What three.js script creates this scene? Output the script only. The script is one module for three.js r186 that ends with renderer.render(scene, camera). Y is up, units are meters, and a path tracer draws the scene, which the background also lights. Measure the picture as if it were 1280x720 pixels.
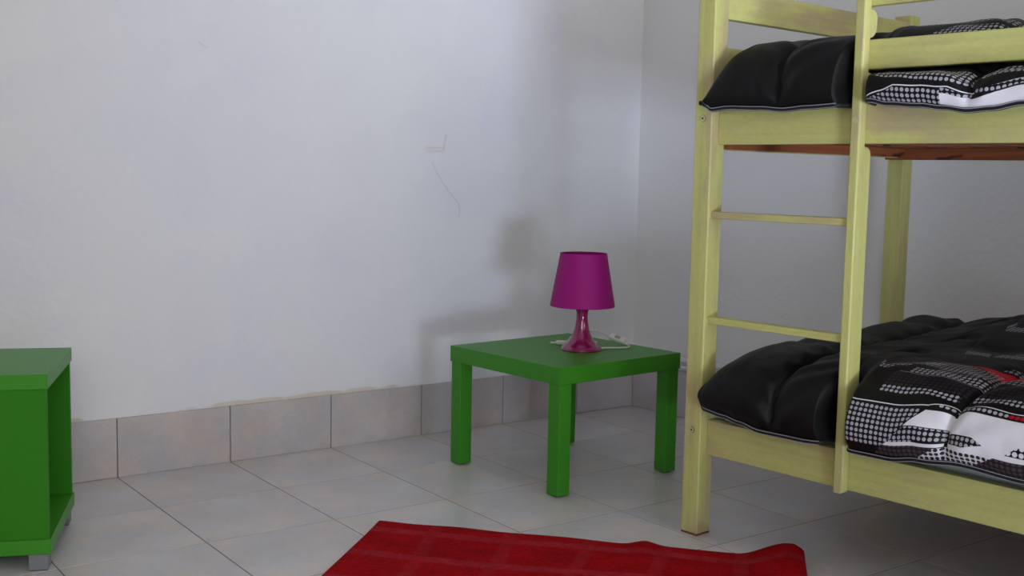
import * as THREE from 'three';
import { RoundedBoxGeometry } from 'three/addons/geometries/RoundedBoxGeometry.js';
import { mergeGeometries, mergeVertices } from 'three/addons/utils/BufferGeometryUtils.js';
import { RectAreaLightUniformsLib } from 'three/addons/lights/RectAreaLightUniformsLib.js';

// Room frame: the long white wall is the plane z = 0, the corner behind the table is the origin,
// x runs along that wall (negative to the left), z comes out into the room. Metres, y up.

// ------------------------------------------------------------------ camera, light, exposure
const scene = new THREE.Scene();
const renderer = new THREE.WebGLRenderer({ antialias: true });
renderer.toneMapping = THREE.LinearToneMapping;
renderer.toneMappingExposure = 0.95;
renderer.shadowMap.enabled = true;
renderer.shadowMap.type = THREE.PCFSoftShadowMap;

const camera = new THREE.PerspectiveCamera(28.36, 1280 / 720, 0.05, 60);
camera.position.set(-3.3067, 0.9974, 3.6299);
camera.up.set(0.04358, 0.99469, -0.09328);
camera.lookAt(-3.3067 + 0.586769, 0.9974 - 0.101051, 3.6299 - 0.803425);
scene.add(camera);

RectAreaLightUniformsLib.init();
scene.background = new THREE.Color().setRGB(0.55, 0.68, 0.9);
scene.backgroundIntensity = 1.0;

// Unseen openings behind the camera, placed to shape the wall shadows: a doorway with, down a few
// steps in the hall, a glazed entrance door, and two windows in the same wall.
const UNSEEN_DOORWAY = { x0: -2.83, x1: -1.6, h: 2.08, z: 4.6 };
const UNSEEN_ENTRY = { x0: -4.22, x1: -2.8, y0: -1.8, y1: 0.3, z: 8.2 };
const UNSEEN_WIN = { x0: -4.7, x1: -3.2, y0: 1.05, y1: 2.3, z: 4.6 }, UNSEEN_WIN2 = { x0: -1.35, x1: -0.15, y0: 1.05, y1: 2.3, z: 4.6 };
function unseenDaylight(color, intensity, x0, x1, y0, y1, z) {
  const l = new THREE.RectAreaLight(color, intensity, x1 - x0, y1 - y0);
  l.position.set((x0 + x1) / 2, (y0 + y1) / 2, z); l.lookAt((x0 + x1) / 2, (y0 + y1) / 2, z - 5); scene.add(l); return l;
}
unseenDaylight(new THREE.Color().setRGB(0.82, 0.91, 1.12), 49, UNSEEN_ENTRY.x0 + 0.07, UNSEEN_ENTRY.x1 - 0.07, UNSEEN_ENTRY.y0 + 0.09, UNSEEN_ENTRY.y1 - 0.07, UNSEEN_ENTRY.z - 0.02);  // low beam from the unseen entrance, casts lamp and table shadows on the wall
unseenDaylight(new THREE.Color().setRGB(1.0, 0.955, 0.89), 8.2, UNSEEN_WIN.x0 + 0.07, UNSEEN_WIN.x1 - 0.07, UNSEEN_WIN.y0 + 0.07, UNSEEN_WIN.y1 - 0.07, UNSEEN_WIN.z - 0.02);  // unseen window left of the doorway, soft light over the room
unseenDaylight(new THREE.Color().setRGB(1.0, 0.955, 0.89), 7.4, UNSEEN_WIN2.x0 + 0.07, UNSEEN_WIN2.x1 - 0.07, UNSEEN_WIN2.y0 + 0.07, UNSEEN_WIN2.y1 - 0.07, UNSEEN_WIN2.z - 0.02);  // unseen window right of the doorway, evens out the light from the left

// ------------------------------------------------------------------ helpers
let seed = 7;
const rnd = () => { seed = (seed * 1664525 + 1013904223) >>> 0; return seed / 4294967296; };
const lerp = (a, b, t) => a + (b - a) * t, clamp = (x, a, b) => Math.min(b, Math.max(a, x));
const smooth = (a, b, x) => { const t = clamp((x - a) / (b - a), 0, 1); return t * t * (3 - 2 * t); };
function hash(x, y, s) { let h = (x * 374761393 + y * 668265263 + s * 1442695041) | 0; h = Math.imul(h ^ (h >>> 13), 1274126177); return ((h ^ (h >>> 16)) >>> 0) / 4294967296; }
function vnoise(x, y, s, px, py) {                       // value noise, wraps every px, py cells
  const xi = Math.floor(x), yi = Math.floor(y), fx = x - xi, fy = y - yi, m = (a, n) => (n ? ((a % n) + n) % n : a);
  const u = fx * fx * (3 - 2 * fx), v = fy * fy * (3 - 2 * fy), g = (i, j) => hash(m(xi + i, px), m(yi + j, py), s);
  return lerp(lerp(g(0, 0), g(1, 0), u), lerp(g(0, 1), g(1, 1), u), v);
}
function fbm(x, y, s, px, py, n = 4) { let a = 0, k = 0.5, t = 0; for (let i = 0; i < n; i++) { a += k * vnoise(x, y, s + i * 17, px, py); t += k; k *= 0.5; x *= 2; y *= 2; px *= 2; py *= 2; } return a / t; }
function tex(w, h, fn, srgb = true, rep = true) {         // fn(u, v) in 0..1 -> [r, g, b] in 0..255
  const d = new Uint8Array(w * h * 4);
  for (let j = 0; j < h; j++) for (let i = 0; i < w; i++) { const c = fn((i + 0.5) / w, (j + 0.5) / h), o = (j * w + i) * 4; for (let k = 0; k < 3; k++) d[o + k] = clamp(Math.round(c[k] ?? c[0]), 0, 255); d[o + 3] = 255; }
  const t = new THREE.DataTexture(d, w, h); t.magFilter = THREE.LinearFilter; t.minFilter = THREE.LinearMipmapLinearFilter; t.generateMipmaps = true;
  if (srgb) t.colorSpace = THREE.SRGBColorSpace;
  if (rep) t.wrapS = t.wrapT = THREE.RepeatWrapping;
  t.needsUpdate = true; return t;
}
const grey = (v) => [v, v, v];
function scaled(t, sx, sy) { const c = t.clone(); c.repeat.set(sx, sy); c.needsUpdate = true; return c; }
function boxUV(g, grain = 'y', off = 0) {                 // uv in metres, v along the grain
  g = g.index ? g.toNonIndexed() : g;
  const p = g.attributes.position, n = p.count, uv = new Float32Array(n * 2), a = new THREE.Vector3(), b = new THREE.Vector3(), c = new THREE.Vector3();
  for (let i = 0; i < n; i += 3) {
    a.fromBufferAttribute(p, i); b.fromBufferAttribute(p, i + 1); c.fromBufferAttribute(p, i + 2);
    const nn = b.clone().sub(a).cross(c.clone().sub(a)), m = [Math.abs(nn.x), Math.abs(nn.y), Math.abs(nn.z)];
    const ax = m[0] >= m[1] && m[0] >= m[2] ? 'x' : m[1] >= m[2] ? 'y' : 'z';
    let rest = ['x', 'y', 'z'].filter((k) => k !== ax); let v = rest.includes(grain) ? grain : rest[1], u = rest.find((k) => k !== v);
    [a, b, c].forEach((q, k) => { uv[(i + k) * 2] = q[u] + off; uv[(i + k) * 2 + 1] = q[v] + off * 1.7; });
  }
  g.setAttribute('uv', new THREE.BufferAttribute(uv, 2)); return g;
}
const used = {};
function numbered(n) { used[n] = (used[n] ?? -1) + 1; return used[n] ? n + '_' + String(used[n]).padStart(3, '0') : n; }
function tag(o, label, category, group) { o.userData.label = label; o.userData.category = category; if (group) o.userData.group = group; return o; }
function part(parent, name, geo, mat, label) {
  const m = new THREE.Mesh(geo, mat); m.name = name; m.castShadow = m.receiveShadow = true; if (label) m.userData.label = label; parent.add(m); return m;
}
function thing(name, label, category, pos = [0, 0, 0], ry = 0, group) {
  const g = new THREE.Group(); g.name = numbered(name); g.position.set(...pos); g.rotation.y = ry; tag(g, label, category, group); scene.add(g); return g;
}
function structure(name, label) { const g = new THREE.Group(); g.name = name; g.userData.kind = 'structure'; if (label) g.userData.label = label; scene.add(g); return g; }
function board(x0, x1, y0, y1, z0, z1, r = 0.004, grain = 'z', off = 0) {
  const g = new RoundedBoxGeometry(x1 - x0, y1 - y0, z1 - z0, 2, Math.min(r, (x1 - x0) / 2.2, (y1 - y0) / 2.2, (z1 - z0) / 2.2));
  g.translate((x0 + x1) / 2, (y0 + y1) / 2, (z0 + z1) / 2); return boxUV(g, grain, off);
}
function plainBox(x0, x1, y0, y1, z0, z1, grain = 'x') { const g = new THREE.BoxGeometry(x1 - x0, y1 - y0, z1 - z0); g.translate((x0 + x1) / 2, (y0 + y1) / 2, (z0 + z1) / 2); return boxUV(g, grain); }
function tube(pts, r, seg = 60, rad = 8) { return new THREE.TubeGeometry(new THREE.CatmullRomCurve3(pts.map((p) => p.isVector3 ? p : new THREE.Vector3(...p))), seg, r, rad, false); }

// ------------------------------------------------------------------ materials
const noiseBump = tex(512, 512, (u, v) => grey(255 * (0.6 * fbm(u * 48, v * 48, 3, 48, 48, 3) + 0.4 * fbm(u * 8, v * 8, 9, 8, 8, 3))), false);
const M = {};
// tiles: pale grey-beige stoneware with soft clouding, three casts
const tileMap = [0, 1, 2].map((k) => tex(256, 256, (u, v) => {
  const n = fbm(u * 3, v * 3, 21 + k * 5, 3, 3, 5) - 0.5, f = fbm(u * 40, v * 40, 40 + k, 40, 40, 2) - 0.5, w = fbm(u * 5, v * 5, 77 + k, 5, 5, 3) - 0.5;
  const b = 1 + 0.14 * n + 0.04 * f; return [204 * b + 18 * w, 199 * b + 3 * w, 198 * b - 12 * w];
}));
const tileBump = scaled(noiseBump, 2, 2);
M.tile = tileMap.map((t) => new THREE.MeshPhysicalMaterial({ map: t, roughness: 0.28, bumpMap: tileBump, bumpScale: 0.0003 }));
M.skirtTileDimmed = tileMap.map((t) => new THREE.MeshStandardMaterial({ map: t, color: new THREE.Color().setRGB(0.84, 0.82, 0.82), roughness: 0.5, bumpMap: tileBump, bumpScale: 0.0003 }));  // floor tile colour dimmed, stands in for weaker light on the skirting
M.grout = new THREE.MeshStandardMaterial({ color: 0x716c68, roughness: 0.95, bumpMap: noiseBump, bumpScale: 0.0005 });
const plasterBump = scaled(noiseBump, 1.4, 1.4);
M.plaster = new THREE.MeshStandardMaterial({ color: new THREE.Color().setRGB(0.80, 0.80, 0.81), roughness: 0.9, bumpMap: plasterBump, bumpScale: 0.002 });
M.plasterLowBounce = new THREE.MeshStandardMaterial({ color: new THREE.Color().setRGB(0.56, 0.55, 0.53), roughness: 0.9, bumpMap: plasterBump, bumpScale: 0.002 });  // for walls out of view, toned darker to cut bounce light
M.ceiling = new THREE.MeshStandardMaterial({ color: new THREE.Color().setRGB(0.6, 0.59, 0.57), roughness: 0.95 });  // ceiling out of view, toned darker to cut bounce light

// ------------------------------------------------------------------ the room
const RIGHT = 0.0847;                                    // the right wall leans away from square by this tangent
const RA = Math.atan(RIGHT), XL = -6.2, ZF = UNSEEN_DOORWAY.z, HC = 2.55;  // left wall out of view, set far off to cut bounce light
const P = 0.3787, TX0 = -0.697, TZ0 = 0.3955, J = 0.0034;  // tile pitch, a joint in x, a joint in z, joint width

function chamferTile(x0, x1, z0, z1, y0, y1, c = 0.0007) {  // top face, four chamfers, four sides
  const v = [], uv = [], add = (...q) => { for (const i of [0, 1, 2, 0, 2, 3]) { v.push(...q[i]); uv.push(q[i][0] / P, q[i][2] / P); } };
  const a = [x0 + c, y1, z0 + c], b = [x1 - c, y1, z0 + c], d = [x1 - c, y1, z1 - c], e = [x0 + c, y1, z1 - c], m = y1 - c;
  const A = [x0, m, z0], B = [x1, m, z0], D = [x1, m, z1], E2 = [x0, m, z1], f = (q) => [q[0], y0, q[2]];
  add(e, d, b, a); add(a, b, B, A); add(b, d, D, B); add(d, e, E2, D); add(e, a, A, E2);
  add(A, B, f(B), f(A)); add(B, D, f(D), f(B)); add(D, E2, f(E2), f(D)); add(E2, A, f(A), f(E2));
  const g = new THREE.BufferGeometry(); g.setAttribute('position', new THREE.Float32BufferAttribute(v, 3)); g.setAttribute('uv', new THREE.Float32BufferAttribute(uv, 2)); g.computeVertexNormals(); return g;
}
{
  const floor = structure('floor', 'pale grey-beige ceramic tile floor');
  part(floor, 'mortar_bed', plainBox(XL - 0.2, 0.7, -0.12, -0.0009, -0.2, ZF + 0.2), M.grout);
  const full = chamferTile(-P / 2 + J / 2, P / 2 - J / 2, -P / 2 + J / 2, P / 2 - J / 2, -0.008, 0);
  for (let i = -15; i <= 3; i++) for (let j = -1; j <= 12; j++) {
    let x0 = TX0 + i * P, x1 = x0 + P, z0 = j < 0 ? 0 : TZ0 + j * P, z1 = j < 0 ? TZ0 : z0 + P;
    x0 = Math.max(x0, XL); x1 = Math.min(x1, RIGHT * z1 + 0.01); z1 = Math.min(z1, ZF);
    if (x1 - x0 < 0.03 || z1 - z0 < 0.03) continue;
    const cut = Math.abs(x1 - x0 - P) > 1e-4 || Math.abs(z1 - z0 - P) > 1e-4, cx = (x0 + x1) / 2, cz = (z0 + z1) / 2;
    const m = part(floor, 'tile', cut ? chamferTile(x0 - cx + J / 2, x1 - cx - J / 2, z0 - cz + J / 2, z1 - cz - J / 2, -0.008, 0) : full, M.tile[Math.floor(rnd() * 3)]);
    m.position.set(cx, (rnd() - 0.5) * 0.0004, cz); if (!cut) m.rotation.y = Math.floor(rnd() * 4) * Math.PI / 2;
    m.name = numbered('tile');
  }
}
{ // skirting: tiles cut in half stood against the walls
  const H = 0.193, TH = 0.011;
  const run = (name, ry, edges, zoff) => {
    const g = structure(name, 'skirting of grey-beige half tiles'); g.rotation.y = ry;
    part(g, 'mortar_strip', plainBox(edges[0], edges[edges.length - 1], 0, H - 0.002, 0, TH - 0.003), M.grout);
    for (let i = 0; i + 1 < edges.length; i++) {
      const a = edges[i] + J / 2, b = edges[i + 1] - J / 2, t = chamferTile(a, b, 0.002, H, 0.002, TH);
      t.rotateX(Math.PI / 2); t.translate(0, H + 0.002 , 0);
      const uv = t.attributes.uv, p = t.attributes.position; for (let k = 0; k < uv.count; k++) uv.setXY(k, p.getX(k) / P + i * 0.37, p.getY(k) / P + i * 0.21);
      const m = part(g, 'skirting_tile', t, M.skirtTileDimmed[i % 3]); m.position.y = (rnd() - 0.5) * 0.002 - 0.001; m.name = numbered('skirting_tile');
    }
    return g;
  };
  const ed = []; for (let k = 0; k < 15; k++) ed.push(TX0 + 1 * P - k * P); ed.push(XL); ed.reverse(); ed.push(-0.001);
  run('baseboard_back', 0, ed.filter((x) => x >= XL));
  const er = [0.012]; for (let x = 0.33; x < 4.5; x += P) er.push(x); er.push(4.58);
  // right wall: local x runs along the wall, local z points into the room
  const g = run('baseboard_right', 0, er); g.rotation.y = -Math.PI / 2 + RA; g.scale.set(1, 1, 1);
}
{ // walls
  const W = 2048, Hh = 842, wallW = -XL, marks = document.createElement('canvas'); marks.width = W; marks.height = Hh;
  const c = marks.getContext('2d'), X = (x) => (x - XL) / wallW * W, Y = (y) => (1 - y / HC) * Hh;
  c.fillStyle = 'rgb(230,231,233)'; c.fillRect(0, 0, W, Hh);
  for (let k = 0; k < 500; k++) { const r = 20 + rnd() * 110, v = rnd(); c.fillStyle = v < 0.5 ? 'rgba(238,239,241,0.05)' : 'rgba(222,222,228,0.05)'; c.beginPath(); c.ellipse(rnd() * W, rnd() * Hh, r, r * (0.5 + rnd()), rnd() * 3, 0, 7); c.fill(); }
  const line = (pts, w, s) => { c.strokeStyle = s; c.lineWidth = w; c.lineJoin = c.lineCap = 'round'; c.beginPath(); pts.forEach(([x, y], i) => (i ? c.lineTo(X(x), Y(y)) : c.moveTo(X(x), Y(y)))); c.stroke(); };
  line([[-1.06, 1.077], [-0.985, 1.077]], 6, 'rgba(216,211,202,0.45)');                    // glue trace
  line([[-1.06, 1.083], [-0.985, 1.083]], 1, 'rgba(200,192,180,0.4)'); line([[-1.06, 1.066], [-0.985, 1.068]], 1, 'rgba(200,192,180,0.35)');
  line([[-0.985, 1.08], [-0.975, 1.13]], 3, 'rgba(205,200,190,0.5)');
  line([[-1.035, 1.03], [-1.02, 1.0], [-0.985, 0.95], [-0.96, 0.92], [-0.935, 0.895], [-0.915, 0.875], [-0.908, 0.845], [-0.913, 0.82]], 1.3, 'rgba(180,178,186,0.4)');   // hairline crack
  line([[-2.2, 1.62], [-2.19, 1.5]], 1.5, 'rgba(195,195,205,0.5)'); line([[-1.93, 1.395], [-1.90, 1.38]], 1.6, 'rgba(200,200,204,0.5)');
  for (let x = -2.6; x < -0.3; x += 0.004) { const n = vnoise(x * 5, 1, 5) - 0.5 + 0.4 * (vnoise(x * 30, 3, 8) - 0.5); if (n > 0) { c.fillStyle = `rgba(190,172,132,${Math.min(0.3, 0.9 * n)})`; c.fillRect(X(x), Y(0.196 + 0.02 * n), 2, 5 + 9 * n); } }  // yellowed filler over the skirting
  const map = new THREE.CanvasTexture(marks); map.colorSpace = THREE.SRGBColorSpace;
  const back = new THREE.MeshStandardMaterial({ map, roughness: 0.9, bumpMap: scaled(noiseBump, 5, 3), bumpScale: 0.002 });
  const wb = structure('wall_back', 'white painted plaster wall');
  const gb = new THREE.BoxGeometry(wallW + 0.3, HC, 0.15); gb.translate(XL + wallW / 2 + 0.15 - 0.0, HC / 2, -0.075);
  const p = gb.attributes.position, uv = gb.attributes.uv; for (let i = 0; i < p.count; i++) uv.setXY(i, (p.getX(i) - XL) / wallW, p.getY(i) / HC);
  part(wb, 'plaster_face', gb, back);
  const wr = structure('wall_right', 'white painted plaster wall beside the bunk bed'); wr.rotation.y = RA;
  part(wr, 'plaster_face', plainBox(0, 0.15, 0, HC, -0.02, 5.2, 'y'), M.plaster);
  const wl = structure('wall_left', 'unseen left wall, set far off and toned darker to cut bounce light'); part(wl, 'plaster_face', plainBox(XL - 0.15, XL, 0, HC, -0.15, ZF + 0.15, 'y'), M.plasterLowBounce);
  const wf = structure('wall_front', 'unseen plaster wall with doorway and windows, toned darker to cut bounce light');
  const wp = (...q) => part(wf, 'plaster_face', plainBox(...q, ZF, ZF + 0.2, 'y'), M.plasterLowBounce);
  wp(XL - 0.15, UNSEEN_WIN.x0, 0, HC); wp(UNSEEN_WIN.x1, UNSEEN_DOORWAY.x0, 0, HC); wp(UNSEEN_DOORWAY.x1, UNSEEN_WIN2.x0, 0, HC); wp(UNSEEN_WIN2.x1, 0.7, 0, HC); wp(UNSEEN_DOORWAY.x0, UNSEEN_DOORWAY.x1, UNSEEN_DOORWAY.h, HC); for (const w of [UNSEEN_WIN, UNSEEN_WIN2]) { wp(w.x0, w.x1, 0, w.y0); wp(w.x0, w.x1, w.y1, HC); }
  const ce = structure('ceiling', 'unseen ceiling, toned darker to cut bounce light'); part(ce, 'plaster_face', plainBox(XL - 0.2, 0.8, HC, HC + 0.15, -0.2, ZF + 0.2), M.ceiling);
  // unseen hall beyond the doorway, shaped to carry the low beam
  const hl = structure('wall_unseen_hall', 'unseen plaster walls of the hall around the low beam'), hx0 = -4.6, hx1 = -0.9, ez = UNSEEN_ENTRY.z, yb = UNSEEN_ENTRY.y0, hp = (...q) => part(hl, 'plaster_face', plainBox(...q, 'y'), M.plaster);
  hp(hx0 - 0.15, hx0, yb, HC, ZF + 0.2, ez); hp(hx1, hx1 + 0.15, yb, HC, ZF + 0.2, ez); hp(hx0 - 0.15, UNSEEN_ENTRY.x0, yb, HC, ez, ez + 0.2); hp(UNSEEN_ENTRY.x1, hx1 + 0.15, yb, HC, ez, ez + 0.2); hp(UNSEEN_ENTRY.x0, UNSEEN_ENTRY.x1, UNSEEN_ENTRY.y1, HC, ez, ez + 0.2);
  const hf = structure('floor_unseen_hall', 'unseen tiled floor and steps of the hall, set low to drop the light source'); part(hf, 'hall_slab', plainBox(hx0 - 0.15, hx1 + 0.15, yb - 0.12, yb, ZF + 0.2, ez + 0.2), M.tile[0]); part(hf, 'threshold', plainBox(UNSEEN_DOORWAY.x0, UNSEEN_DOORWAY.x1, -0.1, 0, ZF + 0.005, ZF + 0.2), M.tile[1]);
  part(hf, 'foundation', plainBox(hx0 - 0.15, hx1 + 0.15, yb, -0.1, ZF + 0.1, ZF + 0.2), M.plaster);
  for (let k = 0; k < 9; k++) part(hf, 'unseen_step', plainBox(UNSEEN_DOORWAY.x0 - 0.1, UNSEEN_DOORWAY.x1 + 0.1, yb, -0.17 * (k + 1), ZF + 0.2 + k * 0.22, ZF + 0.42 + k * 0.22), M.tile[1]);
  const hc = structure('ceiling_unseen_hall', 'unseen ceiling of the hall'); part(hc, 'plaster_face', plainBox(hx0 - 0.15, hx1 + 0.15, HC, HC + 0.15, ZF + 0.2, ez + 0.2), M.ceiling);
  // frames and panes of the unseen entrance door and windows
  const dm = new THREE.MeshStandardMaterial({ color: 0xe8e8e4, roughness: 0.5 }), gl = new THREE.MeshPhysicalMaterial({ color: 0xffffff, transmission: 1, thickness: 0, roughness: 0, ior: 1.45 });
  const glazed = (name, label, o, y0, y1, bars) => {
    const d = structure(name, label), z0 = o.z + 0.05, z1 = o.z + 0.1, xs = [o.x0 + 0.03, ...bars, o.x1 - 0.03];
    xs.forEach((x) => part(d, 'frame_stile', board(x - 0.03, x + 0.03, y0, y1, z0, z1, 0.004, 'y'), dm));
    for (let i = 0; i + 1 < xs.length; i++) {
      const a = xs[i] + 0.03, b = xs[i + 1] - 0.03; part(d, 'frame_rail', board(a, b, y0, y0 + 0.08, z0, z1, 0.004, 'x'), dm); part(d, 'frame_rail', board(a, b, y1 - 0.06, y1, z0, z1, 0.004, 'x'), dm);
      part(d, 'pane', plainBox(a, b, y0 + 0.08, y1 - 0.06, z0 + 0.022, z0 + 0.026), gl);
    }
  };
  glazed('unseen_door_1', 'unseen glazed entrance door in the hall, placed to light the back wall from low down', UNSEEN_ENTRY, UNSEEN_ENTRY.y0, UNSEEN_ENTRY.y1, []);
  glazed('unseen_window_1', 'unseen casement window beside the doorway, placed to light the room softly', UNSEEN_WIN, UNSEEN_WIN.y0, UNSEEN_WIN.y1, [(UNSEEN_WIN.x0 + UNSEEN_WIN.x1) / 2]);
  glazed('unseen_window_2', 'unseen casement window beyond the foot of the bunk bed, placed to light from the right', UNSEEN_WIN2, UNSEEN_WIN2.y0, UNSEEN_WIN2.y1, [(UNSEEN_WIN2.x0 + UNSEEN_WIN2.x1) / 2]);
  const dl = structure('unseen_door_2', 'unseen panel door standing open, placed to shade the left of the back wall'), lx0 = UNSEEN_DOORWAY.x0, lx1 = lx0 + 0.04;
  const leaf = part(dl, 'unseen_door_leaf', board(lx0, lx1, 0.01, UNSEEN_DOORWAY.h - 0.01, ZF - 0.9, ZF - 0.02, 0.003, 'y'), dm);  // out of view, cuts the beam off the left of the back wall
  for (const [y0, y1] of [[0.15, 0.95], [1.1, 1.95]]) part(leaf, 'panel', board(lx0 - 0.006, lx1 + 0.006, y0, y1, ZF - 0.72, ZF - 0.15, 0.005, 'y'), dm);
  for (const sx of [-1, 1]) { const k = tube([[(lx0 + lx1) / 2, 1.03, ZF - 0.8], [(lx0 + lx1) / 2 + sx * 0.055, 1.03, ZF - 0.8], [(lx0 + lx1) / 2 + sx * 0.06, 1.03, ZF - 0.68]], 0.008, 24, 8); part(leaf, 'handle', k, M.ceiling); }
  const tr = structure('unseen_trim_1', 'unseen white doorway casing behind the camera'); for (const [a, b, y0, y1] of [[UNSEEN_DOORWAY.x0 - 0.06, UNSEEN_DOORWAY.x0, 0, UNSEEN_DOORWAY.h + 0.06], [UNSEEN_DOORWAY.x1, UNSEEN_DOORWAY.x1 + 0.06, 0, UNSEEN_DOORWAY.h + 0.06], [UNSEEN_DOORWAY.x0, UNSEEN_DOORWAY.x1, UNSEEN_DOORWAY.h, UNSEEN_DOORWAY.h + 0.06]]) part(tr, 'casing', board(a, b, y0, y1, ZF - 0.014, ZF, 0.003, 'y'), dm);
}

// ------------------------------------------------------------------ bunk bed
const woodMap = tex(512, 1024, (u, v) => {
  const g = fbm(u * 60, v * 3, 5, 60, 3, 3) - 0.5, w = fbm(u * 8, v * 4, 15, 8, 4, 4), s = smooth(0.5, 0.75, fbm(u * 10, v * 5, 31, 10, 5, 4)), f = fbm(u * 120, v * 120, 2, 120, 120, 2) - 0.5;
  const b = 1 + 0.09 * g + 0.05 * f + 0.05 * (w - 0.5); return [lerp(197, 186, s) * b, lerp(196, 172, s) * b, lerp(121, 127, s) * b];
});
const pineMap = tex(256, 1024, (u, v) => {
  const g = fbm(u * 24 + 0.6 * Math.sin(v * 6.28), v * 2, 8, 0, 2, 3), k = smooth(0.72, 0.8, fbm(u * 5, v * 9, 61, 5, 9, 3));
  const b = 0.8 + 0.4 * g; return [lerp(150, 70, k) * b, lerp(84, 36, k) * b, lerp(48, 20, k) * b];
});
const woodBump = tex(256, 512, (u, v) => grey(255 * fbm(u * 60, v * 3, 5, 60, 3, 3)), false);
M.paint = new THREE.MeshStandardMaterial({ map: scaled(woodMap, 1.6, 0.8), bumpMap: scaled(woodBump, 1.6, 0.8), bumpScale: 0.0005, roughness: 0.48 });
M.pine = new THREE.MeshStandardMaterial({ map: scaled(pineMap, 4, 1), roughness: 0.6 });
M.bareEnd = new THREE.MeshStandardMaterial({ color: 0x7a4a30, roughness: 0.8 });
M.bolt = new THREE.MeshStandardMaterial({ color: 0xb9bb86, roughness: 0.5 });
M.dark = new THREE.MeshStandardMaterial({ color: 0x1c1a16, roughness: 0.7 });
const BED = { x: -1.0624, z: 1.4488, ry: 0.0845, S: 0.0583, W: 1.033, L: 1.98, H: 1.524 };
const bedGroup = thing('bunk_bed', 'pale lime painted wooden bunk bed with a short side ladder', 'bunk bed', [BED.x, 0, BED.z], BED.ry);
{
  const { S, W, L, H } = BED, ri = 0.0294, rt = 0.025; let o = 0.13;
  const B = (name, x0, x1, y0, y1, z0, z1, r, grain, mat = M.paint, label) => { o += 0.37; return part(bedGroup, name, board(x0, x1, y0, y1, z0, z1, r, grain, o), mat, label); };
  for (const [x, z] of [[0, -S], [W - S, -S], [0, L], [W - S, L]]) {
    const post = B('post', x, x + S, 0.004, H, z, z + S, 0.005, 'y'); part(post, 'post_foot', board(x + 0.001, x + S - 0.001, 0, 0.0045, z + 0.001, z + S - 0.001, 0.001), M.bareEnd, 'bare brown wood at the foot of the post');
    if (x === 0) for (const y of [0.297, 1.152]) {
      const c = new THREE.CylinderGeometry(0.0085, 0.0085, 0.004, 20); c.rotateZ(Math.PI / 2); c.translate(-0.0008, y, z + S / 2);
      const b = part(bedGroup, 'bolt_cap', c, M.bolt); const h = new THREE.CylinderGeometry(0.0028, 0.0028, 0.0044, 10); h.rotateZ(Math.PI / 2); h.translate(-0.0012, y, z + S / 2); part(b, 'socket', h, M.dark);
      const ringG = new THREE.TorusGeometry(0.0088, 0.0007, 6, 24); ringG.rotateY(Math.PI / 2); ringG.translate(-0.0004, y, z + S / 2); part(b, 'rim', ringG, M.dark);
    }
  }
  // long rails
  B('side_rail', ri, ri + rt, 0.2282, 0.326, 0, L, 0.003, 'z'); B('side_rail', ri, ri + rt, 1.0822, 1.1789, 0, L, 0.003, 'z');
  B('side_rail', W - ri - rt, W - ri, 0.2282, 0.326, 0, L, 0.003, 'z'); B('side_rail', W - ri - rt, W - ri, 1.07, 1.165, 0, L, 0.003, 'z');
  B('guard_rail', ri, ri + rt, 1.2584, 1.329, 0.4295, L, 0.004, 'z'); B('guard_rail', ri, ri + rt, 1.408, 1.478, 0.4295, L, 0.004, 'z');
  // boards of the two ends
  for (const z of [-0.028, L + 0.003]) {
    for (const [y0, y1] of [[0.2282, 0.326], [1.068, 1.165], [1.265, 1.343], [1.418, 1.5]]) B('end_board', S, W - S, y0, y1, z, z + 0.025, 0.003, 'x');
  }
  // ladder
  const sh = new THREE.Shape(), a = ri, b = 0.057, k = 0.022;
  sh.moveTo(0, 0.2243); sh.lineTo(a, 0.2243); sh.lineTo(a, 0.332); sh.quadraticCurveTo(a + 0.004, 0.332 + k, b, 0.332 + 2 * k);
  const notch = (y0, y1, k2) => { sh.lineTo(b, y0 - 1.3 * k); sh.quadraticCurveTo(b, y0 - 0.3 * k, a, y0 - 0.006); sh.lineTo(a, y1 + 0.003); sh.quadraticCurveTo(b - 0.004, y1 + 0.006, b, y1 + k2); };
  notch(1.0822, 1.1789, 0.03); notch(1.2584, 1.329, 0.03); notch(1.408, 1.478, 0.02); sh.lineTo(b, H); sh.lineTo(0, H); sh.closePath();
  const st = new THREE.ExtrudeGeometry(sh, { depth: 0.0258 - 0.01, bevelEnabled: true, bevelSize: 0.005, bevelOffset: -0.005, bevelThickness: 0.005, bevelSegments: 3, curveSegments: 8 });
  st.translate(0, 0, 0.4244 + 0.005); const stile = part(bedGroup, 'ladder_stile', boxUV(st, 'y', 0.61), M.paint);
  for (const y of [0.276, 1.138]) { const c = new THREE.CylinderGeometry(0.0075, 0.0075, 0.004, 18); c.rotateZ(Math.PI / 2); c.translate(-0.0006, y, 0.4365); part(stile, 'bolt_cap', c, M.bolt); }
  for (const y of [0.902, 0.6155]) B('rung', 0.0113, 0.047, y - 0.0195, y, 0, 0.425, 0.003, 'z');
  // bare pine ledges and slats
  for (const y of [0.25, 1.062]) {
    B('slat_ledge', W - S - 0.03, W - S, y, y + 0.036, -0.05, L, 0.002, 'z', M.pine, 'bare orange pine ledge'); B('slat_ledge', ri + rt, ri + rt + 0.028, y + 0.024, y + 0.036, 0, L, 0.002, 'z', M.pine, 'bare orange pine ledge');
    B('slat_ledge', S, W - S - 0.03, y + 0.008, y + 0.036, -0.003, 0.022, 0.002, 'x', M.pine, 'bare orange pine ledge');
    for (let i = 0; i < 14; i++) B('slat', ri + rt + 0.002, W - ri - rt - 0.022, y + 0.036, y + 0.054, 0.03 + i * 0.14, 0.1 + i * 0.14, 0.002, 'x', M.pine, 'bare pine slat');
  }
}

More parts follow.
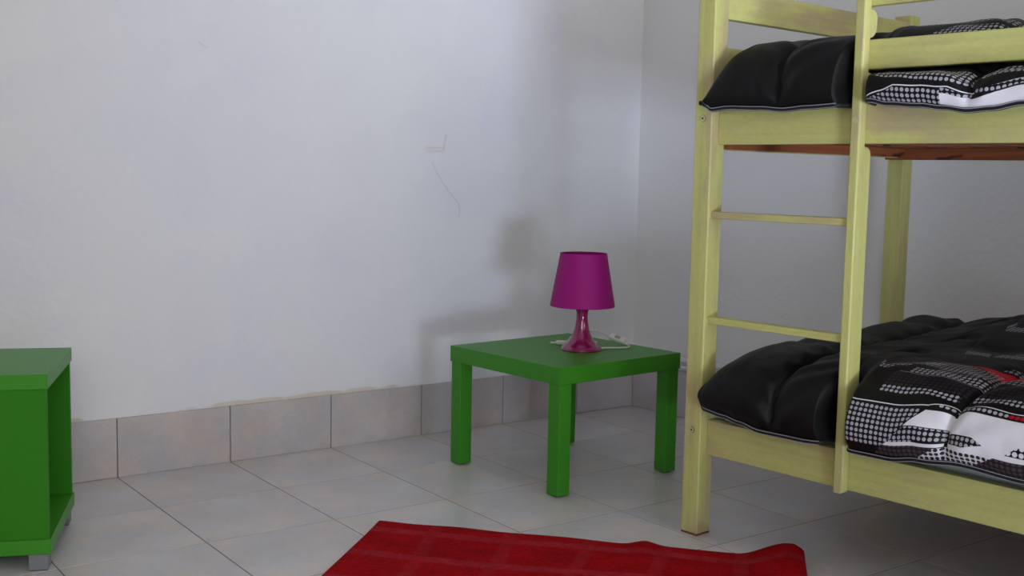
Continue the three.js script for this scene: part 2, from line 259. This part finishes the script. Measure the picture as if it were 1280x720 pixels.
// ------------------------------------------------------------------ mattresses
M.ticking = new THREE.MeshStandardMaterial({ color: 0x9aa399, roughness: 0.9, bumpMap: scaled(noiseBump, 3, 3), bumpScale: 0.001 });
for (const [y, h, label] of [[0.3045, 0.098, 'grey-green mattress on the lower bunk'], [1.1165, 0.075, 'grey-green mattress on the upper bunk']]) {
  const g = thing('mattress', label, 'mattress', [BED.x, y, BED.z], BED.ry); part(g, 'cover', board(0.062, 0.93, 0, h, 0.02, 1.93, 0.025), M.ticking);
}

// ------------------------------------------------------------------ duvets
const NS = 1.3;                                           // the print covers this many metres each way
function printTexture(kind) {
  const N = 2048, cv = document.createElement('canvas'); cv.width = cv.height = N; const c = cv.getContext('2d'), k = N / NS;
  const BLACK = '#0b0a0c', WHITE = '#e6e4ea', RED = '#b3141c', GREY = '#3a3740', BROWN = '#241d20';
  c.fillStyle = BLACK; c.fillRect(0, 0, N, N);
  const path = (pts) => { c.beginPath(); pts.forEach(([u, v], i) => (i ? c.lineTo(u * k, N - v * k) : c.moveTo(u * k, N - v * k))); c.closePath(); };
  const fill = (pts, col) => { path(pts); c.fillStyle = col; c.fill(); };
  const dots = (pts, col, bg, pitch = 0.0125, r = 0.0047) => {
    c.save(); path(pts); c.clip(); if (bg) { c.fillStyle = bg; c.fill(); }
    const us = pts.map((p) => p[0]), vs = pts.map((p) => p[1]); c.fillStyle = col;
    for (let u = Math.min(...us) + pitch / 2; u < Math.max(...us) + r; u += pitch) for (let v = Math.min(...vs) + pitch / 2; v < Math.max(...vs) + r; v += pitch) { c.beginPath(); c.arc(u * k, N - v * k, r * k, 0, 7); c.fill(); }
    c.restore();
  };
  const line = (pts, w, col) => { c.beginPath(); pts.forEach(([u, v], i) => (i ? c.lineTo(u * k, N - v * k) : c.moveTo(u * k, N - v * k))); c.strokeStyle = col; c.lineWidth = w * k; c.stroke(); };
  const D = '#aeacb6', d0 = 0;
  const q = (u0, v0, u1, v1, sk = 0) => [[u0, v0 + d0], [u1, v0 + d0], [u1 + sk, v1 + d0], [u0 + sk, v1 + d0]];
  if (kind === 1) {
    dots([[0.49, 0.006], [0.53, 0.03], [0.56, 0.043], [0.69, 0.046], [0.74, 0.036], [0.74, 0.006]], D); line([[0.485, 0.012], [0.52, 0.03], [0.56, 0.046], [0.69, 0.05], [0.745, 0.038], [0.80, 0.052], [0.9, 0.06], [1.3, 0.06]], 0.0028, WHITE);
    dots([[0.505, 0.066], [0.74, 0.06], [0.74, 0.13], [0.505, 0.13]], D); dots([[0.76, 0.075], [1.3, 0.08], [1.3, 0.15], [0.76, 0.15]], D);
    fill([[0.672, 0.008], [0.672, 0.035], [0.7, 0.034], [0.745, 0.024], [0.80, 0.038], [0.9, 0.044], [1.3, 0.044], [1.3, 0.006], [0.7, 0.004]], WHITE);
    dots([[0.672, 0.036], [0.745, 0.026], [0.745, 0.036], [0.672, 0.048]], D, BLACK); dots([[0.75, 0.038], [0.86, 0.045], [0.86, 0.057], [0.75, 0.05]], D, BLACK); fill([[0.862, 0.045], [0.9, 0.045], [0.9, 0.056], [0.862, 0.056]], RED); dots([[0.905, 0.045], [1.3, 0.045], [1.3, 0.057], [0.905, 0.057]], D);
    dots([[0.55, 0.24], [0.62, 0.3], [1.2, 0.3], [1.2, 0.22]], D); fill([[0.82, 0.3], [1.2, 0.3], [1.2, 0.4], [0.9, 0.38]], RED); dots([[0.5, 0.32], [1.2, 0.32], [1.2, 0.36], [0.55, 0.36]], '#8f8c95'); dots([[0.5, 0.6], [1.2, 0.6], [1.2, 0.68], [0.45, 0.68]], D);
    const t = new THREE.CanvasTexture(cv); t.colorSpace = THREE.SRGBColorSpace; return t;
  }
  // front face: dots, white blocks
  dots(q(0.475, 0.035, 0.66, 0.135), D); line([[0.475, 0.14 + d0], [0.68, 0.145 + d0]], 0.003, WHITE);
  fill([[0.60, 0.055 + d0], [0.66, 0.12 + d0], [0.735, 0.12 + d0], [0.735, 0.055 + d0]], BLACK);
  fill([[0.635, 0.088 + d0], [0.675, 0.133 + d0], [0.738, 0.133 + d0], [0.738, 0.088 + d0]], WHITE);
  dots([[0.598, 0.055], [0.735, 0.055], [0.735, 0.0865], [0.634, 0.0865]], D, BLACK); fill([[0.585, 0.042], [0.73, 0.042], [0.73, 0.051], [0.598, 0.051]], WHITE); dots([[0.56, 0.01], [0.735, 0.01], [0.735, 0.041], [0.582, 0.041]], '#4a4046', BROWN);
  fill([[0.735, 0.05 + d0], [0.735, 0.128 + d0], [0.77, 0.138 + d0], [1.3, 0.138 + d0], [1.3, 0.02 + d0], [0.76, 0.02 + d0]], WHITE);
  dots([[0.735, 0.052 + d0], [0.735, 0.078 + d0], [0.80, 0.078 + d0], [0.825, 0.066 + d0], [0.78, 0.052 + d0]], D, BLACK);
  dots(q(0.66, 0.004, 0.83, 0.04, 0.05), '#2b262b', '#dcdae0'); dots([[0.79, 0.0], [0.85, 0.045 + d0], [1.3, 0.05 + d0], [1.3, 0.0]], '#4a4046', BROWN);
  dots([[0.875, 0.058 + d0], [0.9, 0.08 + d0], [1.05, 0.08 + d0], [1.05, 0.058 + d0]], '#e6e4ea', BLACK, 0.0145, 0.006);
  dots(q(0.70, 0.142, 0.87, 0.155), D); dots(q(0.862, 0.142, 0.94, 0.155), RED, BLACK, 0.0125, 0.0058); dots(q(0.94, 0.142, 1.3, 0.155), D);
  line([[0.68, 0.146 + d0], [0.72, 0.158 + d0], [1.3, 0.160 + d0]], 0.0025, WHITE);
  // crest and top
  dots(q(0.54, 0.175, 0.73, 0.2), D); dots(q(0.54, 0.2, 0.74, 0.26), '#2d2a33'); dots(q(0.76, 0.178, 1.0, 0.203), D); dots(q(0.76, 0.203, 1.1, 0.25), '#2d2a33');
  dots(q(0.57, 0.265, 0.75, 0.3), D); dots(q(0.62, 0.30, 0.72, 0.34), '#75727b'); line([[0.55, 0.262 + d0], [0.8, 0.262 + d0]], 0.002, D);
  fill([[0.58, 0.40], [0.66, 0.42], [0.76, 0.34], [0.92, 0.28], [1.1, 0.24], [1.1, 0.36], [0.9, 0.42], [0.72, 0.45], [0.58, 0.43]], RED);
  dots([[0.52, 0.34], [0.62, 0.42], [0.8, 0.36], [0.9, 0.27], [0.72, 0.31]], '#8f8c95'); dots([[0.7, 0.46], [0.95, 0.43], [1.2, 0.42], [1.2, 0.5], [0.75, 0.5]], '#8f8c95');
  dots(q(0.535, 0.6, 0.6, 0.66, -0.02), D); dots(q(0.6, 0.62, 1.2, 0.67), D); line([[0.6, 0.675], [1.2, 0.675]], 0.004, WHITE); dots(q(0.62, 0.69, 1.2, 0.73), '#8f8c95');
  fill(q(0.7, 0.55, 1.2, 0.6), BLACK); dots(q(0.47, 0.92, 0.6, 0.98), D); dots(q(0.6, 0.9, 1.2, 1.0), '#8f8c95'); fill([[0.9, 0.76], [1.2, 0.74], [1.2, 0.86], [0.95, 0.84]], WHITE);
  for (const [u, v] of [[0.47, 0.27], [0.5, 0.3], [0.56, 0.35]]) dots(q(u, v, u + 0.04, v + 0.028, 0.012), D);
  const t = new THREE.CanvasTexture(cv); t.colorSpace = THREE.SRGBColorSpace; t.wrapS = t.wrapT = THREE.ClampToEdgeWrapping; return t;
}
const weave = tex(256, 256, (u, v) => grey(128 + 90 * Math.sin(u * 64 * 6.2832) * Math.sin(v * 64 * 6.2832) + 40 * (fbm(u * 20, v * 20, 4, 20, 20, 2) - 0.5)), false);
function duvetMaterial(kind) { return new THREE.MeshPhysicalMaterial({ map: printTexture(kind), roughness: 0.55, specularIntensity: 0.45, bumpMap: scaled(weave, 8, 8), bumpScale: 0.0003 }); }
M.hem = new THREE.MeshStandardMaterial({ color: 0x0b0b0d, roughness: 0.6 });
M.thread = new THREE.MeshStandardMaterial({ color: 0xa2a2ac, roughness: 0.7 });
function interp(tab, x) { if (x <= tab[0][0]) return tab[0][1]; for (let i = 1; i < tab.length; i++) if (x <= tab[i][0]) return lerp(tab[i - 1][1], tab[i][1], smooth(tab[i - 1][0], tab[i][0], x)); return tab[tab.length - 1][1]; }
function duvet(o) {
  const { A, B, pinch, edge, u0, u1, R, seamU, seamW, lift, under, sd } = o;
  const NU = 300, NT = 150, uAt = (i) => { const t = i / NU; return lerp(u0, u1, 0.55 * t * t + 0.45 * t); };
  const cross = (u) => {                                   // control points of the section at u
    const s = smooth(0.40, 0.425, u) * (1 - smooth(0.455, 0.49, u)), r = smooth(0.405, 0.452, u);
    const d = clamp(u - u0, 0, R), f = Math.sqrt(Math.max(0, 1 - (1 - d / R) ** 2)), d2 = clamp(u1 - u, 0, R), f2 = f * Math.sqrt(Math.max(0, 1 - (1 - d2 / R) ** 2));
    const ye = interp(edge, u), base = A[0][1];
    return A.map((a, i) => {
      let w = lerp(a[0], B[i][0], r), y = lerp(a[1], B[i][1], r);
      if (w < 0.15) w = lerp(w, Math.max(w, pinch + Math.max(0, w) * 0.4), s);
      y += (ye - base) * Math.max(0, 1 - i / 4) + lift(u, w) * smooth(0.05, 0.3, w) * smooth(1.02, 0.9, w);
      y = lerp(Math.max(ye, base), y, i === 0 ? 1 : f2); if (i === 0) y = ye;
      w = w + o.corner * (o.corner < 0 ? (1 - f) ** 3 * [1, 0.5, 0.1][Math.min(i, 2)] * (i < 3 ? 1 : 0) : (1 - f) ** 2 * (w < 0.3 ? 1 : 0));
      return new THREE.Vector3(w, y, u);
    });
  };
  const pos = [], uvs = [], rows = [];
  for (let i = 0; i <= NU; i++) {
    const u = uAt(i), cp = new THREE.CatmullRomCurve3(cross(u), false, 'centripetal'), pts = [];
    for (let j = 0; j <= NT; j++) { const t = j / NT; pts.push(cp.getPoint(t)); }
    rows.push(pts);
  }
  // arc length across, averaged over the rows, is the print's second coordinate
  const arc = rows.map((r) => { let s = 0; return r.map((p, j) => (s += j ? p.distanceTo(r[j - 1]) : 0)); });
  const out = rows.map((r) => r.map((p) => p.clone()));
  for (let i = 0; i <= NU; i++) for (let j = 0; j <= NT; j++) {
    const du = rows[Math.min(i + 1, NU)][j].clone().sub(rows[Math.max(i - 1, 0)][j]), dt = rows[i][Math.min(j + 1, NT)].clone().sub(rows[i][Math.max(j - 1, 0)]);
    const n = du.cross(dt); if (n.lengthSq() < 1e-12) n.set(0, 1, 0); n.normalize(); if (n.y < -0.3 && j > NT * 0.5) n.negate();
    const u = rows[i][j].z, a = arc[i][j], rim = Math.min(1, Math.min(a, arc[i][NT] - a, (u - u0) * 1.0, u1 - u) / 0.05);
    let h = 0;
    for (const s of seamU) { const c = u - s - 0.012 * Math.sin(a * 9 + s * 40); h -= 0.024 * Math.exp(-Math.abs(c) / 0.022) + 0.006 * Math.exp(-((c / 0.005) ** 2)); }
    for (const s of seamW) { const c = a - s - 0.015 * Math.sin(u * 11 + s * 20); h -= 0.010 * Math.exp(-Math.abs(c) / 0.03); }
    h += 0.014 * (fbm(u * 7 + 3, a * 7, sd, 0, 0, 3) - 0.5);
    const nearEdge = Math.exp(-a / 0.07); h += nearEdge * 0.012 * (fbm(u * 26, a * 5, sd + 5, 0, 0, 2) - 0.5) * smooth(0, 0.02, a);
    for (const s of seamU) { const c = Math.abs(u - s); h += 0.006 * Math.exp(-c / 0.07) * Math.sin((a - c * 0.7) * 70) * smooth(0.005, 0.03, c); }
    out[i][j].addScaledVector(n, h * clamp(rim, 0, 1));
  }
  const id = (i, j) => i * (NT + 1) + j, idx = [];
  for (let i = 0; i <= NU; i++) for (let j = 0; j <= NT; j++) { const p = out[i][j]; pos.push(p.x, p.y, p.z); uvs.push(p.z / NS, clamp((o.vShift + arc[i][j] * o.vScale) / NS, 0, 0.999)); }
  for (let i = 0; i < NU; i++) for (let j = 0; j < NT; j++) { const a = id(i, j), b = id(i + 1, j), c = id(i + 1, j + 1), d = id(i, j + 1); idx.push(a, b, c, a, c, d); }
  // underside
  const nb = pos.length / 3, NB = 24;
  for (let i = 0; i <= NU; i++) for (let j = 0; j <= NB; j++) {
    const t = j / NB, p = out[i][0], q = out[i][NT], w = lerp(p.x, q.x, t); let y = lerp(p.y, q.y, t);
    const k = smooth(0.0, 0.1, t) * smooth(1, 0.93, t), top = Math.min(...[0.3, 0.5, 0.7].map((s) => out[i][Math.round(s * NT)].y));
    y = lerp(y, Math.min(under, top - 0.004), k); pos.push(w, j === 0 ? p.y : j === NB ? q.y : y, p.z); uvs.push(0.02, 0.02);
  }
  for (let i = 0; i < NU; i++) for (let j = 0; j < NB; j++) { const a = nb + i * (NB + 1) + j, b = a + NB + 1; idx.push(a, b + 1, b, a, a + 1, b + 1); }
  const capU = (i) => { // close the two ends between top and underside
    for (let j = 0; j < NT; j++) { const m = nb + i * (NB + 1) + Math.min(NB, Math.floor(j / NT * NB)), m2 = nb + i * (NB + 1) + Math.min(NB, Math.floor((j + 1) / NT * NB)); idx.push(id(i, j), id(i, j + 1), m2); if (m !== m2) idx.push(id(i, j), m2, m); }
  };
  capU(0); capU(NU);
  let g = new THREE.BufferGeometry(); g.setAttribute('position', new THREE.Float32BufferAttribute(pos, 3)); g.setAttribute('uv', new THREE.Float32BufferAttribute(uvs, 2)); g.setIndex(idx); g.computeVertexNormals();
  const grp = thing('duvet', o.label, 'duvet', [BED.x, 0, BED.z], BED.ry);
  part(grp, 'quilted_cover', g, duvetMaterial(o.kind));
  const rim = []; for (let i = NU; i >= 0; i -= 2) rim.push(out[i][0].clone());
  for (let j = 6; j <= NT; j += 6) rim.push(out[0][j].clone().add(new THREE.Vector3(0, -0.001, -0.001)));
  const off = (dw, dy, r0) => rim.map((p) => p.clone().add(new THREE.Vector3(dw * (p.z > r0 ? 1 : 0), dy, 0)));
  part(grp, 'hem', tube(rim, 0.0065, 420, 8), M.hem, 'black bound hem');
  part(grp, 'white_piping', tube(off(-0.0062, 0.0035, u0 + 0.002), 0.001, 420, 5), M.thread, 'thin white piping line');
  part(grp, 'white_piping', tube(off(-0.0046, -0.0048, u0 + 0.002), 0.0008, 420, 5), M.thread, 'thin white piping line');
  return grp;
}
duvet({
  label: 'puffy black duvet with dotted print lying on the lower bunk', kind: 0, sd: 11, corner: 0.045, vShift: 0, vScale: 1,
  A: [[-0.035, 0.352], [-0.054, 0.385], [-0.05, 0.44], [-0.015, 0.492], [0.06, 0.528], [0.2, 0.55], [0.5, 0.552], [0.8, 0.568], [0.93, 0.572], [0.985, 0.53], [1.0, 0.46], [0.985, 0.415]],
  B: [[-0.035, 0.352], [-0.056, 0.385], [-0.052, 0.44], [-0.015, 0.495], [0.06, 0.532], [0.2, 0.55], [0.5, 0.55], [0.8, 0.57], [0.93, 0.585], [0.985, 0.54], [1.0, 0.46], [0.985, 0.415]],
  edge: [[0.005, 0.405], [0.018, 0.388], [0.035, 0.37], [0.107, 0.364], [0.16, 0.356], [0.226, 0.345], [0.35, 0.346], [0.45, 0.353], [0.5, 0.347], [0.59, 0.348], [0.67, 0.361], [0.77, 0.371], [0.91, 0.364], [2, 0.362]],
  u0: 0.006, u1: 1.93, R: 0.13, pinch: 0.063, seamU: [0.27, 0.745, 1.0, 1.25, 1.5, 1.75], seamW: [0.45, 0.72, 0.98], under: 0.405, lift: (u, w) => 0.03 * smooth(0.1, 0.6, u) * smooth(0.5, 0.9, w),
});
duvet({
  label: 'puffy black duvet with dotted print bulging under the guard rail of the upper bunk', kind: 1, sd: 29, corner: -0.016, vShift: 0, vScale: 1,
  A: [[-0.03, 1.174], [-0.046, 1.2], [-0.036, 1.262], [0.0, 1.315], [0.05, 1.342], [0.12, 1.356], [0.2, 1.362], [0.5, 1.366], [0.8, 1.36], [0.92, 1.34], [0.96, 1.28], [0.95, 1.21]],
  B: [[-0.03, 1.174], [-0.045, 1.195], [-0.036, 1.235], [0.02, 1.246], [0.063, 1.262], [0.07, 1.32], [0.13, 1.362], [0.5, 1.37], [0.8, 1.36], [0.92, 1.34], [0.96, 1.28], [0.95, 1.21]],
  edge: [[0.004, 1.19], [0.012, 1.18], [0.024, 1.172], [0.077, 1.176], [0.18, 1.172], [0.253, 1.166], [0.323, 1.17], [0.444, 1.174], [0.494, 1.181], [0.54, 1.172], [0.62, 1.166], [0.678, 1.159], [0.735, 1.151], [0.788, 1.154], [0.857, 1.164], [2, 1.16]],
  u0: 0.004, u1: 1.93, R: 0.085, pinch: 0.063, seamU: [0.235, 0.745, 1.0, 1.25, 1.5, 1.75], seamW: [0.5, 0.75], under: 1.195, lift: () => 0,
});

// ------------------------------------------------------------------ green side table
const lamGrain = scaled(noiseBump, 6, 6);
const green = (r, g, b, rough, spec) => new THREE.MeshPhysicalMaterial({ color: new THREE.Color().setRGB(r, g, b), roughness: rough, specularIntensity: spec, bumpMap: lamGrain, bumpScale: 0.0002 });
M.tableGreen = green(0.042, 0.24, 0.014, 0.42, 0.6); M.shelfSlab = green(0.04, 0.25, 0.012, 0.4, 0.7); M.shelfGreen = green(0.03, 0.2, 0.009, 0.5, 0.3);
M.glide = new THREE.MeshStandardMaterial({ color: 0x2b2a26, roughness: 0.7 });
{
  const t = thing('side_table', 'square green side table with the magenta lamp on it', 'table', [-0.9136, 0, 0.6616], -85.61 * Math.PI / 180);
  const h = 0.275, H = 0.4071, T = 0.0535, i = 0.004, L = 0.0505;
  part(t, 'tabletop', board(-h, h, H - T, H, -h, h, 0.0018), M.tableGreen);
  for (const sx of [-1, 1]) for (const sz of [-1, 1]) {
    const a = sx > 0 ? h - i - L : -h + i, b = sz > 0 ? h - i - L : -h + i;
    const leg = part(t, 'leg', board(a, a + L, 0.004, H - T, b, b + L, 0.002, 'y'), M.tableGreen);
    const c = new THREE.CylinderGeometry(0.017, 0.017, 0.0045, 18); c.translate(a + L / 2, 0.00225, b + L / 2); part(leg, 'glide', c, M.glide, 'dark plastic glide');
  }
}

// ------------------------------------------------------------------ green cube shelf on grey feet
{
  const t = thing('cube_shelf', 'green cube shelf with an open side on short grey feet', 'shelf', [-2.6089, 0, 0.7815], -0.3901);
  // local: front right corner at the origin, x to the right, z towards the room
  const D = 0.4255, Wd = 0.43, h0 = 0.0441, h1 = 0.0808, h2 = 0.4533, h3 = 0.4901, p = 0.017, e = 0.004;
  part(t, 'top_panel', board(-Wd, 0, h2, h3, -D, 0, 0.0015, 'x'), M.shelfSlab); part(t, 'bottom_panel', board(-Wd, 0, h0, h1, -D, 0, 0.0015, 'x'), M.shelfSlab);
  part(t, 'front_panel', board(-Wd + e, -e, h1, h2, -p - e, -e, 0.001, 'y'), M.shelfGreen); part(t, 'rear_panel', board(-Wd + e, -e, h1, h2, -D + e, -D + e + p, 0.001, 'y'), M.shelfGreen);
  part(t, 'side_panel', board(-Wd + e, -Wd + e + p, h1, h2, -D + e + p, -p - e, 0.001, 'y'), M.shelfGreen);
  M.foot = new THREE.MeshStandardMaterial({ color: 0x7d8088, roughness: 0.45, metalness: 0.2 });
  for (const x of [-0.054, -Wd + 0.008]) for (const z of [-0.054, -D + 0.008]) { const f = part(t, 'foot', board(x, x + 0.046, 0.002, h0, z, z + 0.046, 0.002, 'y'), M.foot, 'grey square foot'); part(f, 'pad', board(x + 0.002, x + 0.044, 0, 0.0025, z + 0.002, z + 0.044, 0.001), M.glide); }
}

// ------------------------------------------------------------------ magenta lamp with white cord
{
  const X = -0.872, Z = 0.699, Y = 0.4071, t = thing('table_lamp', 'magenta table lamp with drum shade and white cord on the green table', 'lamp', [X, Y, Z]);
  M.shade = new THREE.MeshPhysicalMaterial({ color: new THREE.Color().setRGB(0.36, 0.008, 0.2), roughness: 0.6, specularIntensity: 0.4, transmission: 0.12, thickness: 0 });
  M.lampBase = new THREE.MeshPhysicalMaterial({ color: new THREE.Color().setRGB(0.25, 0.006, 0.085), roughness: 0.12, clearcoat: 0.6, clearcoatRoughness: 0.08 });
  M.white = new THREE.MeshStandardMaterial({ color: 0xd6d6d2, roughness: 0.45 });
  const prof = new THREE.SplineCurve([[0.0695, 0.003], [0.064, 0.012], [0.05, 0.024], [0.036, 0.042], [0.026, 0.068], [0.0205, 0.098], [0.0195, 0.118], [0.022, 0.135], [0.03, 0.15], [0.04, 0.16]].map((p) => new THREE.Vector2(...p))).getPoints(60);
  part(t, 'lamp_base', new THREE.LatheGeometry([new THREE.Vector2(0, 0), new THREE.Vector2(0.0695, 0), ...prof, new THREE.Vector2(0.02, 0.163), new THREE.Vector2(0, 0.163)], 64), M.lampBase);
  const sy0 = 0.148, sy1 = 0.326, r0 = 0.1085, r1 = 0.0785, th = 0.0014;
  const sh = part(t, 'lamp_shade', new THREE.LatheGeometry([[r0 - th, sy0], [r0, sy0], [r0 + 0.0004, sy0 + 0.003], [r1, sy1 - 0.002], [r1, sy1], [r1 - th, sy1], [r0 - th, sy0]].map((p) => new THREE.Vector2(...p)), 72), M.shade);
  const ring = new THREE.TorusGeometry(0.022, 0.002, 8, 24); ring.rotateX(Math.PI / 2); ring.translate(0, 0.2, 0); part(sh, 'shade_ring', ring, M.white);
  for (let k = 0; k < 3; k++) { const a = k * 2.094 + 0.4, R = lerp(r0, r1, (0.2 - sy0) / (sy1 - sy0)) - 0.001; part(sh, 'shade_spoke', tube([[0.022 * Math.cos(a), 0.2, 0.022 * Math.sin(a)], [R * Math.cos(a), 0.2, R * Math.sin(a)]], 0.0016, 4, 6), M.white); }
  const hold = new THREE.LatheGeometry([[0, 0.16], [0.019, 0.16], [0.019, 0.205], [0.014, 0.21], [0, 0.21]].map((p) => new THREE.Vector2(...p)), 24); part(t, 'bulb_socket', hold, M.white);
  const bulb = new THREE.LatheGeometry([[0, 0.275], [0.014, 0.271], [0.022, 0.258], [0.0235, 0.246], [0.02, 0.232], [0.013, 0.216], [0.012, 0.208]].map((p) => new THREE.Vector2(...p)), 28); part(t, 'bulb', bulb, M.white);
  // cord: out of the base, round the loop, through the switch, back behind the base to the plug
  const l = (x, y, z) => [x - X, y, z - Z];
  part(t, 'cord', tube([l(-0.822, 0.004, 0.722), l(-0.79, 0.0048, 0.735), l(-0.745, 0.0048, 0.757), l(-0.708, 0.004, 0.755), l(-0.69, 0.006, 0.735), l(-0.692, 0.010, 0.712)], 0.003, 60, 8), M.white);
  part(t, 'cord', tube([l(-0.715, 0.026, 0.665), l(-0.725, 0.036, 0.645), l(-0.745, 0.046, 0.63), l(-0.785, 0.048, 0.61), l(-0.81, 0.036, 0.59), l(-0.83, 0.012, 0.58), l(-0.80, 0.0048, 0.60), l(-0.76, 0.0048, 0.63), l(-0.735, 0.0048, 0.615), l(-0.76, 0.004, 0.57), l(-0.81, 0.004, 0.545), l(-0.845, 0.006, 0.56)], 0.003, 120, 8), M.white);
  const sw = new RoundedBoxGeometry(0.026, 0.018, 0.062, 4, 0.008); const s = part(t, 'cord_switch', sw, M.white, 'white rocker switch on the cord'); s.position.set(-0.703 - X, 0.0235, 0.69 - Z); s.rotation.set(0.3, 0.5, 0.5);
  const rk = new RoundedBoxGeometry(0.011, 0.004, 0.02, 2, 0.0015); const r = part(s, 'rocker', rk, new THREE.MeshStandardMaterial({ color: 0x9a9a98, roughness: 0.4 })); r.position.set(0, 0.009, 0);
  const pl = part(t, 'plug', new RoundedBoxGeometry(0.034, 0.013, 0.026, 3, 0.005), M.white); pl.position.set(-0.862 - X, 0.0068, 0.575 - Z); pl.rotation.y = -0.55;
  for (const k of [-1, 1]) { const c = new THREE.CylinderGeometry(0.0022, 0.0022, 0.02, 10); c.rotateZ(Math.PI / 2); c.translate(-0.026, 0, k * 0.0095); part(pl, 'pin', c, new THREE.MeshStandardMaterial({ color: 0xc8c6c0, roughness: 0.3, metalness: 0.7 })); }
}

// ------------------------------------------------------------------ heating pipes along the right wall
for (const [y, r, d, label] of [[0.2445, 0.0115, 0.03, 'thicker white heating pipe above the skirting of the right wall'], [0.2125, 0.009, 0.03, 'thinner white heating pipe right above the skirting tiles']]) {
  const g = thing('heating_pipe', label, 'pipe', [0, 0, 0], RA), c = new THREE.CylinderGeometry(r, r, 4.3, 20); c.rotateX(Math.PI / 2); c.translate(-d, y, 2.3);
  part(g, 'pipe', c, M.white);
  for (const z of [0.6, 1.6, 2.6, 3.6]) { const k = new THREE.TorusGeometry(r + 0.001, 0.002, 6, 20); k.translate(-d, y, z); const cl = part(g, 'clip', k, M.white); const a = new THREE.CylinderGeometry(0.003, 0.003, d - r, 8); a.rotateZ(Math.PI / 2); a.translate(-(d - r) / 2, y, z); part(cl, 'clip_arm', a, M.white); }
}

// ------------------------------------------------------------------ red rug
{
  const L = 1.17, Wd = 0.62, NX = 160, NZ = 80, th = 0.007;
  const yaw = Math.atan2(-0.863, 0.785);                    // local x runs along the far edge
  const map = tex(1024, 512, (u, v) => {
    const x = u * L, z = v * Wd, band = (p, q) => smooth(q, q * 0.55, Math.abs(p)); let k = 0;
    for (const c of [0.19, 0.39, 0.6, 0.81, 1.017]) k = Math.max(k, 0.5 * band(x - c + 0.01 * Math.sin(z * 9 + c * 7), 0.024)); for (const c of [0.078, 0.27, 0.46]) k = Math.max(k, 0.85 * band(z - c + 0.008 * Math.sin(x * 8 + c * 30), 0.026));
    k *= 0.35 + 0.75 * fbm(x * 30, z * 30, 3, 0, 0, 3);
    const n = fbm(x * 160, z * 160, 7, 0, 0, 2) - 0.5, m = fbm(x * 9, z * 22, 17, 0, 0, 3) - 0.5, b = 1 + 0.25 * n + 0.22 * m;
    return [lerp(150, 156, k) * b, lerp(10, 48, k) * b, lerp(17, 56, k) * b];
  }, true, false);
  const bump = tex(512, 256, (u, v) => grey(128 + 127 * (fbm(u * 180, v * 96, 13, 0, 0, 2) - 0.5) * 2), false, false);
  const hgt = (x, z) => {
    let h = 0.0012 + 0.002 * (fbm(x * 8 + 1, z * 8, 91, 0, 0, 2));
    h += 0.012 * Math.exp(-(((x - 0.755) / 0.035) ** 2)) * Math.exp(-z / 0.12) + 0.004 * Math.exp(-(((x - 0.02) / 0.08) ** 2)) * Math.exp(-z / 0.06);
    h += 0.034 * smooth(1.0, 1.13, x) * (1 - 0.35 * smooth(1.14, 1.17, x)) * (0.55 + 0.45 * Math.exp(-z / 0.25)); return h;
  };
  const pos = [], uv = [], idx = [], n1 = NX + 1;
  for (const s of [1, 0]) for (let j = 0; j <= NZ; j++) for (let i = 0; i <= NX; i++) {
    const x0 = i / NX * L, z0 = j / NZ * Wd, e = Math.min(x0, L - x0, z0, Wd - z0), rr = Math.sqrt(clamp(e / 0.006, 0, 1));
    const x = x0, z = z0 - 0.012 * smooth(0.3, 0, z0) * Math.sin(x0 * 5.2 + 0.3) * 0.6 + 0.004 * Math.sin(x0 * 21) * smooth(0.2, 0, z0);
    pos.push(x, hgt(x0, z0) + (s ? th * rr : 0), z); uv.push(x0 / L, z0 / Wd);
  }
  const q = (o, i, j) => o + j * n1 + i, off = n1 * (NZ + 1);
  for (let j = 0; j < NZ; j++) for (let i = 0; i < NX; i++) { idx.push(q(0, i, j), q(0, i, j + 1), q(0, i + 1, j + 1), q(0, i, j), q(0, i + 1, j + 1), q(0, i + 1, j)); idx.push(q(off, i, j), q(off, i + 1, j + 1), q(off, i, j + 1), q(off, i, j), q(off, i + 1, j), q(off, i + 1, j + 1)); }
  const g = new THREE.BufferGeometry(); g.setAttribute('position', new THREE.Float32BufferAttribute(pos, 3)); g.setAttribute('uv', new THREE.Float32BufferAttribute(uv, 2)); g.setIndex(idx); g.computeVertexNormals();
  const t = new THREE.Mesh(g, new THREE.MeshPhysicalMaterial({ map, roughness: 0.95, bumpMap: bump, bumpScale: 0.003, specularIntensity: 0.12 })); t.name = numbered('rug'); t.castShadow = t.receiveShadow = true;
  t.position.set(-1.751, 0, 0.878); t.rotation.y = yaw; scene.add(t); tag(t, 'red woven rug with paler checked bands and a curled corner', 'rug');
}

renderer.render(scene, camera);
